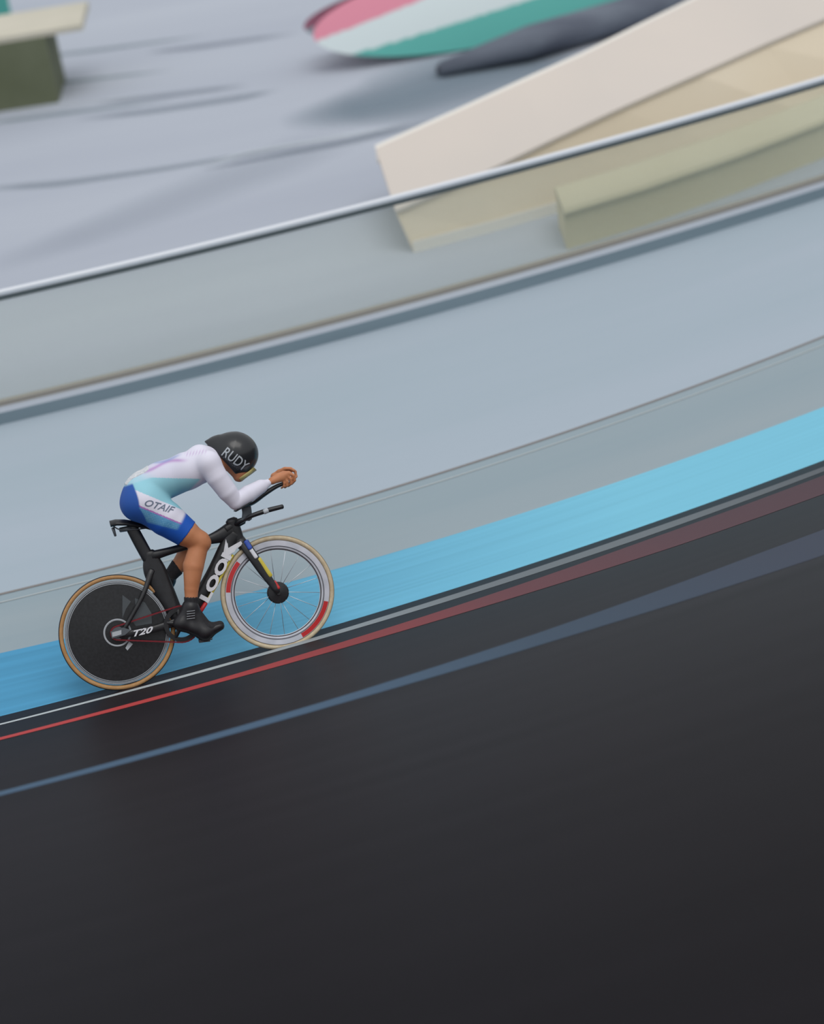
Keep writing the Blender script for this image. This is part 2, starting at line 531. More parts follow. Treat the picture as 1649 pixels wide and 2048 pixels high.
# ------------------------------------------------------------------ bicycle
V3 = Vector
bike = empty('track_bicycle')
bike.matrix_world = BIKE_M
tag(bike, 'black carbon track bicycle with aero bars and rear disc wheel on the blue band', 'bicycle')
HR, HFR = V3((0, 0, WR)), V3((P(555, 1183).x, 0, WR))
M_carb = mat('black_carbon', (24, 25, 28), 0.38, (34, 35, 39), (30, 30, 30), 3, spec=0.5)
M_satin = mat('satin_grey', (92, 98, 104), 0.4, metal=0.3)
M_white = mat('white_print', (222, 224, 230), 0.5)
M_lgrey = mat('light_grey_print', (176, 182, 188), 0.5)
M_gloss = mat('disc_carbon', (26, 27, 29), 0.30, (36, 37, 40), (60, 60, 60), 2, spec=0.5)
M_tyre = mat('tan_sidewall', (176, 132, 84), 0.7, (186, 144, 96), (40, 40, 40), 2)
M_tread = mat('dark_tread', (48, 48, 52), 0.7)
M_tyre2 = mat('cream_sidewall', (206, 192, 164), 0.7, (194, 176, 144), (40, 40, 40), 2)
M_rimg = mat('rim_grey', (92, 98, 106), 0.35, spec=0.5)
M_rimw = mat('rim_pale', (204, 206, 216), 0.4, (186, 190, 200), (12, 12, 12), 2)
M_red = mat('red_print', (190, 40, 42), 0.45)
M_chain = mat('red_chain', (122, 34, 44), 0.4, metal=0.4)
M_yel = mat('yellow_print', (206, 190, 70), 0.5)
M_bluep = mat('blue_print', (52, 86, 180), 0.45)
M_steel = mat('steel', (196, 200, 206), 0.3, metal=0.9)


def lathe(name, prof, c, m, parent, seg=96, closed=True, a0=0.0, a1=2 * math.pi):
    full = abs(a1 - a0 - 2 * math.pi) < 1e-6
    na = seg if full else seg + 1
    V, fs, n = [], [], len(prof)
    for i in range(na):
        a_ = a0 + (a1 - a0) * i / seg
        for r, y in prof:
            V.append(V3((c[0] + r * math.cos(a_), c[1] + y, c[2] + r * math.sin(a_))))
    for i in range(seg):
        j = (i + 1) % na
        for k in range(n if closed else n - 1):
            k2 = (k + 1) % n
            fs.append((i * n + k, i * n + k2, j * n + k2, j * n + k))
    if not full and closed:
        fs.append(tuple(range(n))); fs.append(tuple(range((na - 1) * n, na * n))[::-1])
    o = mesh_obj(name, V, fs, m, parent, True)
    bm = bmesh.new(); bm.from_mesh(o.data); bmesh.ops.recalc_face_normals(bm, faces=bm.faces); bm.to_mesh(o.data); bm.free()
    o.data.set_sharp_from_angle(angle=math.radians(24))
    return o


def circ(r, y, rad, ny=12, a0=0.0, a1=2 * math.pi, endpoint=False):
    return [(r + rad * math.cos(t), y + rad * math.sin(t)) for t in np.linspace(a0, a1, ny, endpoint=endpoint)]


def sweep(name, pts, hw, lw, m, parent, n=14, sub=6, p=2.0):
    """tube with half width hw in the bike's plane and lw across it, through pts"""
    pts = [V3(q) for q in pts]
    hw = hw if isinstance(hw, (list, tuple)) else [hw] * len(pts)
    lw = lw if isinstance(lw, (list, tuple)) else [lw] * len(pts)
    A = np.array([list(q) + [h, w_] for q, h, w_ in zip(pts, hw, lw)])
    if len(A) > 2:                                  # Catmull-Rom
        E_ = np.vstack([2 * A[0] - A[1], A, 2 * A[-1] - A[-2]])
        out = []
        for i in range(1, len(E_) - 2):
            for t in np.linspace(0, 1, sub, endpoint=False):
                a_, b_, c_, d_ = E_[i - 1], E_[i], E_[i + 1], E_[i + 2]
                out.append(.5 * (2 * b_ + (c_ - a_) * t + (2 * a_ - 5 * b_ + 4 * c_ - d_) * t * t + (-a_ + 3 * b_ - 3 * c_ + d_) * t ** 3))
        A = np.array(out + [A[-1]])
    A = np.vstack([A[0], A, A[-1]])
    A[0, 3:] *= .55; A[-1, 3:] *= .55
    tang = np.gradient(A[1:-1, :3], axis=0) if len(A) > 4 else np.repeat((A[-1, :3] - A[0, :3])[None], len(A) - 2, 0)
    tang = np.vstack([tang[0], tang, tang[-1]])
    tang /= np.linalg.norm(tang, axis=1)[:, None]
    A[0, :3] -= tang[0] * hw[0] * .35; A[-1, :3] += tang[-1] * hw[-1] * .35
    V, fs = [], []
    for q, t in zip(A, tang):
        lat = np.array([0, 1.0, 0]) - t * t[1]
        if np.linalg.norm(lat) < .15: lat = np.array([0, 0, 1.0]) - t * t[2]
        lat /= np.linalg.norm(lat)
        nor = np.cross(lat, t)
        for k in range(n):
            a_ = 2 * math.pi * k / n
            ca, sa = math.cos(a_), math.sin(a_)
            ca = math.copysign(abs(ca) ** (2 / p), ca); sa = math.copysign(abs(sa) ** (2 / p), sa)
            V.append(q[:3] + nor * ca * q[3] + lat * sa * q[4])
    for i in range(len(A) - 1):
        for k in range(n):
            fs.append((i * n + k, i * n + (k + 1) % n, (i + 1) * n + (k + 1) % n, (i + 1) * n + k))
    fs.append(tuple(range(n))[::-1]); fs.append(tuple(range((len(A) - 1) * n, len(A) * n)))
    return mesh_obj(name, V, fs, m, parent, True)


def plate(name, px, w, th, m, parent, lw=None):
    """flat plate with outline px (photo pixels) at w, thickness th away from the camera"""
    A = [P(x, y, w) for x, y in px]
    B_ = [q + V3((0, th, 0)) for q in A]
    o = prism_obj(name, A, B_, m, parent)
    bm = bmesh.new(); bm.from_mesh(o.data); bmesh.ops.recalc_face_normals(bm, faces=bm.faces); bm.to_mesh(o.data); bm.free()
    return o


def text2d(body, shear=0.0, bold=0.0):
    cu = bpy.data.curves.new('lettering', 'FONT')
    cu.body = body; cu.shear = shear; cu.offset = bold; cu.resolution_u = 3
    ob = bpy.data.objects.new('lettering', cu)
    COL.objects.link(ob)
    dg = bpy.context.evaluated_depsgraph_get()
    me = bpy.data.meshes.new_from_object(ob.evaluated_get(dg))
    bm = bmesh.new(); bm.from_mesh(me)
    bmesh.ops.remove_doubles(bm, verts=bm.verts, dist=1e-4)
    bmesh.ops.triangulate(bm, faces=bm.faces)
    for _ in range(2):
        long = [e for e in bm.edges if e.calc_length() > .12]
        if long: bmesh.ops.subdivide_edges(bm, edges=long, cuts=1)
        bmesh.ops.triangulate(bm, faces=bm.faces)
    vs_ = [(v.co.x, v.co.y) for v in bm.verts]
    bm.verts.index_update()
    fs = [[v.index for v in f.verts] for f in bm.faces]
    bm.free()
    bpy.data.objects.remove(ob); bpy.data.meshes.remove(me); bpy.data.curves.remove(cu)
    vs_ = np.array(vs_); vs_ -= vs_.min(0)
    return vs_ / vs_.max(0), fs


def lettering(body, p0, p1, hvec, w, m, parent, shear=0.0, bold=0.02, bvh=None, lift=.0015):
    vs_, fs = text2d(body, shear, bold)
    V = []
    for u, v in vs_:
        px = p0[0] + (p1[0] - p0[0]) * u + hvec[0] * v
        py = p0[1] + (p1[1] - p0[1]) * u + hvec[1] * v
        q = P(px, py, w)
        if bvh is not None:
            hit, nn, _, _ = bvh.ray_cast(V3((q.x, -1.2, q.z)), V3((0, 1, 0)))
            if hit is not None:
                q = hit + (nn if nn.y < 0 else -nn) * lift
        V.append(q)
    return mesh_obj('lettering', V, fs, m, parent, False)


# frame: one carbon monocoque made of its tubes
frame = sweep('frame', [P(304, 1112), P(346, 1100), P(405, 1083), P(440, 1072), P(466, 1058)], [.030, .022, .024, .040, .050], [.020, .018, .018, .022, .024], M_carb, bike, p=2.4)
sweep('seat_tube', [P(300, 1104), P(309, 1140), P(330, 1185), P(358, 1240)], [.034, .064, .058, .040], [.018, .019, .022, .030], M_carb, bike, p=2.4)
dt = sweep('down_tube', [P(470, 1066), P(455, 1092), P(418, 1165), P(366, 1244)], [.050, .046, .044, .045], [.024, .025, .027, .034], M_carb, bike, p=2.6)
sweep('head_tube', [P(463, 1040), P(471, 1062), P(481, 1088)], [.036, .036, .030], [.024, .024, .022], M_carb, bike, p=2.4)
for sgn in (1, -1):
    sweep('seat_stay', [P(304, 1140, .018 * sgn), P(284, 1195, .045 * sgn), P(247, 1262, .058 * sgn)], [.018, .013, .012], [.008, .008, .008], M_carb, bike)
    cs_ = sweep('chain_stay', [P(356, 1243, .030 * sgn), P(300, 1260, .050 * sgn), P(240, 1270, .060 * sgn)], [.024, .020, .019], [.010, .009, .008], M_carb, bike, p=2.6)
    if sgn == 1:
        lettering('T20', (266, 1274), (305, 1265), (1.5, -13), .071, M_white, cs_, .25, .03)
        plate('rear_dropout', [(221, 1263), (246, 1255), (262, 1260), (250, 1270), (224, 1277)], .072, .006, M_satin, cs_)
        plate('axle_block', [(224, 1265), (243, 1260), (243, 1269), (225, 1274)], .075, .004, M_lgrey, cs_)
# bottom bracket and down tube print
lathe('bottom_bracket', [(.001, -.042), (.036, -.042), (.040, -.03), (.040, .03), (.036, .042), (.001, .042)], P(362, 1247), M_carb, bike, 32)
lettering('LOOK', (417, 1206), (476, 1092), (-19, -10), .036, M_white, dt, 0.0, .05)
plate('white_flash', [(446, 1112), (452, 1078), (457, 1096), (482, 1082), (486, 1088), (466, 1104), (456, 1124)], .033, .004, M_white, dt)
sweep('yellow_edge', [P(466, 1110, .020), P(440, 1158, .022), P(414, 1203, .024)], [.008] * 3, [.008] * 3, M_yel, dt)
sweep('red_edge', [P(412, 1206, .022), P(398, 1228, .026)], [.012] * 2, [.010] * 2, M_red, dt)

# seat post and saddle
sp = sweep('seat_post', [P(262, 1052), P(278, 1082), P(300, 1122)], [.034, .036, .036], [.014, .015, .016], M_carb, bike, p=2.4)
sweep('saddle_clamp', [P(240, 1060, 0), P(262, 1056, 0)], [.014, .016], [.018, .018], M_satin, sp)
sad_pts = [(220, 1047), (232, 1044), (250, 1044), (270, 1047), (292, 1051), (303, 1054)]
sadw = [.055, .066, .062, .045, .028, .016]
V, fs, n = [], [], 14
for (x, y), w_ in zip(sad_pts, sadw):
    c = P(x, y)
    for k in range(n):
        a_ = 2 * math.pi * k / n
        V.append(c + V3((0, math.cos(a_) * w_, math.sin(a_) * (.016 if math.sin(a_) > 0 else .022) - .010 * abs(math.cos(a_)) ** 3)))
for i in range(len(sad_pts) - 1):
    for k in range(n):
        fs.append((i * n + k, i * n + (k + 1) % n, (i + 1) * n + (k + 1) % n, (i + 1) * n + k))
fs += [tuple(range(n))[::-1], tuple(range((len(sad_pts) - 1) * n, len(sad_pts) * n))]
saddle = mesh_obj('saddle', V, fs, M_carb, bike)
for sgn in (1, -1):
    sweep('saddle_rail', [P(226, 1052, .022 * sgn), P(240, 1059, .020 * sgn), P(268, 1059, .020 * sgn), P(296, 1056, .006 * sgn)], [.0038] * 4, [.0038] * 4, M_satin, saddle, 8)
sweep('chip_holder', [P(226, 1056), P(231, 1072)], [.010, .007], [.012, .008], M_satin, saddle)

# fork
for sgn in (1, -1):
    fk = sweep('fork_blade', [P(488, 1086, .022 * sgn), P(500, 1104, .040 * sgn), P(526, 1142, .046 * sgn), P(556, 1184, .050 * sgn)], [.032, .031, .027, .017], [.012, .009, .008, .008], M_carb, bike, p=2.6)
    if sgn == 1:
        for nm, a_, b_, m_, w2 in (('blue_band', (492, 1082), (501, 1097), M_bluep, .014), ('white_band', (502, 1099), (513, 1115), M_white, .012), ('yellow_band', (518, 1117), (542, 1152), M_yel, .012), ('red_band', (549, 1163), (558, 1177), M_red, .010)):
            sweep(nm, [P(*a_, .046), P((a_[0] + b_[0]) / 2, (a_[1] + b_[1]) / 2, .0485), P(*b_, .052)], [w2] * 3, [.006] * 3, m_, fk, 10, 3, 2.6)
sweep('fork_crown', [P(478, 1080), P(488, 1092)], [.036, .034], [.026, .034], M_carb, bike, p=2.4)

# cockpit
bar = sweep('base_bar', [P(470, 1049, .0), P(484, 1042, .06), P(492, 1038, .15), P(505, 1031, .185), P(535, 1021, .19), P(566, 1013, .19)], [.016, .013, .012, .013, .014, .013], [.020, .018, .016, .014, .014, .013], M_carb, bike)
sweep('base_bar', [P(470, 1049, .0), P(484, 1042, -.06), P(492, 1038, -.15), P(505, 1031, -.185), P(535, 1021, -.19), P(566, 1013, -.19)], [.016, .013, .012, .013, .014, .013], [.020, .018, .016, .014, .014, .013], M_carb, bike)
sweep('bar_tip', [P(528, 1024, .192), P(536, 1020.5, .192)], .0150, .0160, M_lgrey, bar)
sweep('stem', [P(452, 1060), P(470, 1049), P(488, 1041)], [.030, .026, .020], [.024, .024, .024], M_carb, bike, p=2.6)
for sgn in (1, -1):
    sweep('bar_riser', [P(494, 1038, .045 * sgn), P(494, 1022, .048 * sgn), P(490, 1003, .055 * sgn)], [.030, .028, .030], [.012, .012, .014], M_satin, bike, p=2.8)
    ex = sweep('aero_extension', [P(484, 1012, .085 * sgn), P(505, 1003, .065 * sgn), P(530, 987, .045 * sgn), P(555, 972, .034 * sgn), P(578, 964, .030 * sgn)], [.014, .020, .015, .012, .011], [.030, .024, .016, .012, .011], M_carb, bike)
    sweep('arm_rest', [P(472, 1021, .118 * sgn), P(490, 1010, .105 * sgn), P(508, 998, .09 * sgn)], [.007, .009, .007], [.048, .045, .036], M_carb, ex)
    sweep('extension_tip', [P(576, 965, .030 * sgn), P(580, 963.5, .030 * sgn)], .0122, .0122, M_steel, ex)

# rear disc wheel
rw = lathe('rear_wheel', [(.30, -.0115), (.300, .0115), (.290, .013), (.276, .012), (.276, -.012), (.290, -.013)], HR, M_rimg, bike)
rw['label'] = 'rear disc wheel with tan tyre'
lathe('tyre', circ(.3195, 0, .0135, 14), HR, M_tyre, rw)
lathe('tread', circ(.3205, 0, .0140, 7, -.85, .85, True), HR, M_tread, rw)
for s_ in (1, -1):
    lathe('disc_cover', [(.001, -.020 * s_), (.06, -.0185 * s_), (.285, -.0130 * s_), (.285, -.0085 * s_), (.06, -.013 * s_), (.001, -.014 * s_)], HR, M_gloss, rw)
for r_ in (.297, .290, .281):
    lathe('rim_stripe', [(r_ - .0016, -.0145), (r_ + .0016, -.0141), (r_ + .0016, -.0115), (r_ - .0016, -.0115)], HR, M_lgrey, rw)
M_logo = mat('disc_grey_print', (74, 80, 84), 0.35)
plate('disc_print', [(245, 1190), (262, 1203), (252, 1218), (245, 1236)], .0195, .004, M_logo, rw)
plate('disc_print', [(270, 1196), (290, 1205), (303, 1226), (304, 1247), (272, 1252), (263, 1240), (272, 1226)], .0195, .004, M_logo, rw)
plate('disc_print', [(258, 1283), (266, 1288), (255, 1301), (251, 1296)], .0200, .004, M_lgrey, rw)
# cog and hub cap
lathe('rear_cog', [(.020, -.050)] + [(.038, -.050), (.038, -.046), (.020, -.046)], HR, M_satin, rw, 45)
lathe('hub_shell', [(.001, -.064), (.014, -.064), (.016, -.045), (.030, -.035), (.030, -.012), (.001, -.012)], HR, M_satin, rw, 32)
lathe('hub_cap', [(.070, -.0215), (.077, -.0240), (.080, -.0220), (.080, -.0185), (.070, -.0185)], HR, M_lgrey, rw, 64)

# front wheel
fw_ = lathe('front_wheel', [(.304, -.0115), (.306, .0), (.304, .0115), (.284, .0135), (.262, .0120), (.249, .004), (.249, -.004), (.262, -.0120), (.284, -.0135)], HFR, M_rimw, bike)
fw_['label'] = 'spoked front wheel with pale deep rim and red segments'
lathe('tyre', circ(.3195, 0, .0135, 14), HFR, M_tyre2, fw_)
lathe('tread', circ(.3205, 0, .0140, 7, -.6, .6, True), HFR, mat('pale_tread', (150, 140, 124), .7), fw_)
lathe('rim_stripe', [(.268, -.0142), (.274, -.0146), (.274, -.0125), (.268, -.0122)], HFR, mat('rim_line', (96, 98, 106), .4), fw_)
lathe('rim_stripe', [(.252, -.0075), (.257, -.0105), (.257, -.007), (.252, -.004)], HFR, M_tread, fw_)
for a0, a1 in ((115, 152), (-88, -38)):
    lathe('red_segment', [(.276, -.0141), (.302, -.0122), (.302, -.010), (.276, -.0125)], HFR, M_red, fw_, 24, True, math.radians(a0 + 14), math.radians(a1 + 14))
lathe('front_hub', [(.001, -.048), (.012, -.048), (.014, -.036), (.030, -.034), (.032, -.026), (.018, -.018), (.018, .018), (.032, .026), (.030, .034), (.014, .036), (.012, .048), (.001, .048)], HFR, M_carb, fw_, 32)
lathe('hub_fairing', [(.012, -.037), (.056, -.031), (.064, -.024), (.064, -.012), (.012, -.012)], HFR, M_carb, fw_, 40)
for k in range(18):
    a_ = 2 * math.pi * (k + .3) / 18
    side = 1 if k % 2 else -1
    a2 = a_ + .16 * (1 if k % 4 < 2 else -1)
    r0, r1 = V3((math.cos(a2) * .030, -.030 * side, math.sin(a2) * .030)), V3((math.cos(a_) * .252, -.002 * side, math.sin(a_) * .252))
    sweep('spoke', [HFR + r0, HFR + r1], .0016, .0008, M_steel, fw_, 6)

# drivetrain
BB = P(362, 1247)
ring = lathe('chainring', [(.076, -.050), (.101, -.050), (.1025, -.0480), (.101, -.046), (.076, -.046)], BB, M_carb, bike, 104)
for k in range(5):
    a_ = 2 * math.pi * k / 5 + .3
    sweep('spider_arm', [BB + V3((0, -.048, 0)), BB + V3((math.cos(a_) * .084, -.048, math.sin(a_) * .084))], [.016, .010], [.004, .003], M_carb, ring, 8)
ch_l = []
RA, RB = .105, .039
d_ = (BB - HR); Ld = math.hypot(d_.x, d_.z); base = math.atan2(d_.z, d_.x); be = math.acos((RB - RA) / Ld) if abs(RB - RA) < Ld else 1.57
for k in range(25):
    a_ = base + be + (2 * math.pi - 2 * be) * k / 24
    ch_l.append(HR + V3((RB * math.cos(a_), 0, RB * math.sin(a_))))
for k in range(41):
    a_ = base - be + (2 * be) * k / 40
    ch_l.append(BB + V3((RA * math.cos(a_), 0, RA * math.sin(a_))))
V, fs = [], []
dense = []
for i in range(len(ch_l)):
    a_, b_ = ch_l[i], ch_l[(i + 1) % len(ch_l)]
    ns = max(1, int((b_ - a_).length / .0127))
    for k in range(ns): dense.append(a_.lerp(b_, k / ns))
for i, q in enumerate(dense):
    t = (dense[(i + 1) % len(dense)] - dense[i - 1]).normalized()
    nn = V3((-t.z, 0, t.x)) * (.0048 if i % 2 else .0036)
    for yy in (-.0525, -.0445):
        for s_ in (1, -1):
            V.append(V3((q.x, yy, q.z)) + nn * s_)
N = len(dense)
for i in range(N):
    j = (i + 1) % N
    for a_, b_ in ((0, 1), (1, 3), (3, 2), (2, 0)):
        fs.append((i * 4 + a_, i * 4 + b_, j * 4 + b_, j * 4 + a_))
mesh_obj('chain', V, fs, M_chain, bike, False)
PED_N, PED_F = (408, 1278), (322, 1221)
ca = sweep('crank_arm', [P(362, 1247, .062), P(386, 1260, .070), P(PED_N[0], PED_N[1], .074)], [.019, .015, .014], [.009, .008, .008], M_carb, bike)
sweep('pedal', [P(PED_N[0] - 3, PED_N[1] + 1, .105), P(PED_N[0] + 16, PED_N[1] - 1, .105)], [.010, .008], [.030, .026], M_satin, ca)
ca2 = sweep('crank_arm', [P(362, 1247, -.062), P(342, 1236, -.070), P(PED_F[0], PED_F[1], -.074)], [.019, .015, .014], [.009, .008, .008], M_carb, bike)
sweep('pedal', [P(PED_F[0] - 4, PED_F[1] - 8, -.105), P(PED_F[0] + 4, PED_F[1] + 10, -.105)], [.010, .008], [.030, .026], M_satin, ca2)


# ------------------------------------------------------------------ rider: one continuous surface from blended tapered limbs
def sdf_mesh(prims, h, cut=None, yscale=1.0):
    A = np.array([[*p[0], p[1]] for p in prims] + [[*p[2], p[3]] for p in prims])
    lo = (A[:, :3] - A[:, 3:]).min(0) - 4 * h
    hi = (A[:, :3] + A[:, 3:]).max(0) + 4 * h
    nn = np.ceil((hi - lo) / h).astype(int) + 1
    ax_ = [lo[i] + h * np.arange(nn[i]) for i in range(3)]
    D = np.full(nn, 9.0, dtype=np.float32)
    for a_, ra, b_, rb, k, _ in prims:
        a_ = np.array(a_); b_ = np.array(b_)
        m_ = max(ra, rb) + k + 3 * h
        i0 = np.maximum(((np.minimum(a_, b_) - m_ - lo) / h).astype(int), 0)
        i1 = np.minimum(((np.maximum(a_, b_) + m_ - lo) / h).astype(int) + 2, nn)
        g = [ax_[i][i0[i]:i1[i]].astype(np.float32) for i in range(3)]
        X, Y, Z = g[0][:, None, None] - a_[0], g[1][None, :, None] - a_[1], g[2][None, None, :] - a_[2]
        v = b_ - a_; L2 = max(float(v @ v), 1e-9)
        t = np.clip((X * v[0] + Y * v[1] + Z * v[2]) / L2, 0, 1)
        d = np.sqrt((X - t * v[0]) ** 2 + (Y - t * v[1]) ** 2 + (Z - t * v[2]) ** 2) - (ra + (rb - ra) * t)
        S = D[i0[0]:i1[0], i0[1]:i1[1], i0[2]:i1[2]]
        hh = np.maximum(k - np.abs(S - d), 0) / max(k, 1e-6)
        S[...] = np.minimum(S, d) - hh * hh * k * .25
    if cut is not None:
        D = np.maximum(D, cut(ax_[0][:, None, None], ax_[1][None, :, None], ax_[2][None, None, :]))
    # surface nets
    I = D < 0
    nx_, ny_, nz_ = D.shape
    cnt = np.zeros((nx_ - 1, ny_ - 1, nz_ - 1), np.uint8)
    for dx_ in (0, 1):
        for dy_ in (0, 1):
            for dz_ in (0, 1):
                cnt += I[dx_:nx_ - 1 + dx_, dy_:ny_ - 1 + dy_, dz_:nz_ - 1 + dz_]
    act = np.argwhere((cnt > 0) & (cnt < 8))
    idx = np.full(cnt.shape, -1, np.int64)
    idx[act[:, 0], act[:, 1], act[:, 2]] = np.arange(len(act))
    acc = np.zeros((len(act), 3)); num = np.zeros(len(act))
    cor = [(0, 0, 0), (1, 0, 0), (0, 1, 0), (1, 1, 0), (0, 0, 1), (1, 0, 1), (0, 1, 1), (1, 1, 1)]
    for c0_ in cor:
        for axn in range(3):
            if c0_[axn]: continue
            c1_ = list(c0_); c1_[axn] = 1
            q0 = act + np.array(c0_); q1 = act + np.array(c1_)
            d0 = D[q0[:, 0], q0[:, 1], q0[:, 2]]; d1 = D[q1[:, 0], q1[:, 1], q1[:, 2]]
            mm = (d0 < 0) != (d1 < 0)
            t = d0[mm] / (d0[mm] - d1[mm])
            acc[mm] += q0[mm] + (q1[mm] - q0[mm]) * t[:, None]; num[mm] += 1
    V = lo + h * acc / num[:, None]
    quads = []
    for axn in range(3):
        sl0 = [slice(None)] * 3; sl1 = [slice(None)] * 3
        sl0[axn] = slice(0, -1); sl1[axn] = slice(1, None)
        ch = np.argwhere(I[tuple(sl0)] != I[tuple(sl1)])
        u, w_ = (axn + 1) % 3, (axn + 2) % 3
        ch = ch[(ch[:, u] > 0) & (ch[:, w_] > 0)]
        ins = I[ch[:, 0], ch[:, 1], ch[:, 2]]
        def at(du, dw):
            q = ch.copy(); q[:, u] += du; q[:, w_] += dw
            return idx[q[:, 0], q[:, 1], q[:, 2]]
        qd = np.stack([at(-1, -1), at(0, -1), at(0, 0), at(-1, 0)], 1)
        qd[~ins] = qd[~ins][:, ::-1]
        quads.append(qd)
    Qd = np.concatenate(quads)
    Qd = Qd[(Qd >= 0).all(1)]
    for _ in range(3):                                   # light smoothing
        s_ = np.zeros_like(V); c_ = np.zeros(len(V))
        for a_ in range(4):
            np.add.at(s_, Qd[:, a_], V[Qd[:, (a_ + 1) % 4]]); np.add.at(c_, Qd[:, a_], 1)
            np.add.at(s_, Qd[:, (a_ + 1) % 4], V[Qd[:, a_]]); np.add.at(c_, Qd[:, (a_ + 1) % 4], 1)
        V = V * .5 + .5 * s_ / c_[:, None]
    return V, Qd


def nearest(V, prims):
    best = np.full(len(V), 9.0); tagi = np.zeros(len(V), int)
    for i, (a_, ra, b_, rb, k, _) in enumerate(prims):
        a_ = np.array(a_); v = np.array(b_) - a_
        t = np.clip(((V - a_) @ v) / max(v @ v, 1e-9), 0, 1)
        d = np.linalg.norm(V - a_ - t[:, None] * v, axis=1) - (ra + (rb - ra) * t)
        m_ = d < best
        best[m_] = d[m_]; tagi[m_] = i
    return tagi


def normals(V, Qd):
    n_ = np.cross(V[Qd[:, 2]] - V[Qd[:, 0]], V[Qd[:, 3]] - V[Qd[:, 1]])
    N_ = np.zeros_like(V)
    for a_ in range(4): np.add.at(N_, Qd[:, a_], n_)
    return N_ / np.maximum(np.linalg.norm(N_, axis=1), 1e-12)[:, None]


prims = []


def C(pa, wa, ra, pb, wb, rb, k=.03, tg='suit'):
    prims.append((tuple(P(*pa, wa)), ra, tuple(P(*pb, wb)), rb, k, tg))


def CS(pa, wa, ra, pb, wb, rb, k=.03, tg='suit'):
    for s_ in (1, -1): C(pa, wa * s_, ra, pb, wb * s_, rb, k, tg)


# torso
C((292, 978), 0, .105, (400, 932), 0, .098)
CS((284, 986), .062, .104, (322, 960), .052, .094)
CS((322, 960), .052, .094, (374, 942), .066, .098)
CS((374, 942), .066, .098, (402, 934), .082, .086)
CS((276, 1006), .074, .100, (292, 1004), .090, .102)
C((276, 1008), 0, .085, (300, 1010), 0, .085)
CS((402, 926), .085, .072, (418, 926), .158, .062, .04)
CS((400, 912), .05, .060, (424, 914), .02, .050, .04)
# neck and head
C((412, 922), 0, .062, (452, 922), 0, .056, .03, 'neck')
C((462, 908), 0, .088, (476, 912), 0, .086, .02, 'head')
C((474, 922), 0, .070, (484, 940), 0, .050, .02, 'head')
C((474, 940), 0, .050, (478, 952), 0, .034, .02, 'head')
C((480, 957), 0, .016, (477, 955), 0, .022, .012, 'head')          # chin
C((500, 936), 0, .008, (502, 945), 0, .0105, .010, 'head')         # nose bridge and tip
CS((500, 947), .007, .0065, (497, 946), .010, .006, .006, 'head')  # nostrils
C((492, 953), .014, .0055, (492, 953), -.014, .0055, .005, 'head')  # upper lip
C((488, 956), .012, .0060, (488, 956), -.012, .0060, .005, 'head')  # lower lip
CS((500, 930), .012, .009, (495, 925), .042, .010, .012, 'head')   # brow
CS((486, 938), .040, .016, (478, 930), .056, .014, .015, 'head')   # cheekbone
CS((463, 926), .070, .012, (460, 916), .072, .014, .010, 'head')   # ears
# arms
CS((418, 926), .160, .062, (434, 954), .162, .058, .02)
CS((434, 954), .162, .058, (455, 983), .150, .052, .004)
CS((455, 983), .150, .052, (472, 1004), .132, .041, .004)
CS((472, 1004), .132, .041, (497, 988), .110, .046, .004)
CS((497, 988), .110, .046, (522, 973), .084, .036, .004, 'sleeve')
CS((522, 973), .084, .036, (546, 961), .060, .0045, .004, 'sleeve')
for s_, ox, oy in ((1, 0, 0), (-1, 3, -8)):
    def H(pa, wa, ra, pb, wb, rb, k):
        C((pa[0] + ox, pa[1] + oy), wa * s_, ra, (pb[0] + ox, pb[1] + oy), wb * s_, rb, k, 'hand')
    H((546, 961), .060, .023, (556, 956), .056, .022, .02)
    H((556, 953), .054, .017, (575, 947), .048, .013, .014)         # palm, index side
    H((556, 959), .056, .017, (566, 958), .052, .013, .014)         # palm, little finger side
    H((558, 956), .055, .017, (571, 952), .050, .013, .014)
    for (ax0, ay0), (bx, by), (cx, cy), (dx0, dy0), r_ in (((577, 946), (588, 951), (590, 961), (584, 968), .0086), ((573, 950), (582, 958), (583, 967), (577, 972), .0090),
                                                      ((569, 954), (575, 963), (575, 971), (570, 975), .0086), ((565, 958), (569, 966), (568, 973), (563, 976), .0074)):
        H((ax0, ay0), .050, r_ * 1.15, (bx, by), .053, r_, .006)
        H((bx, by), .053, r_, (cx, cy), .048, r_ * .95, .003)
        H((cx, cy), .048, r_ * .95, (dx0, dy0), .030, r_ * .85, .003)
    H((556, 951), .045, .013, (567, 945), .030, .0105, .008)        # thumb leaves the side of the palm
    H((567, 945), .030, .0105, (578, 945), .022, .0095, .003)
    H((578, 945), .022, .0095, (586, 949), .020, .0085, .003)
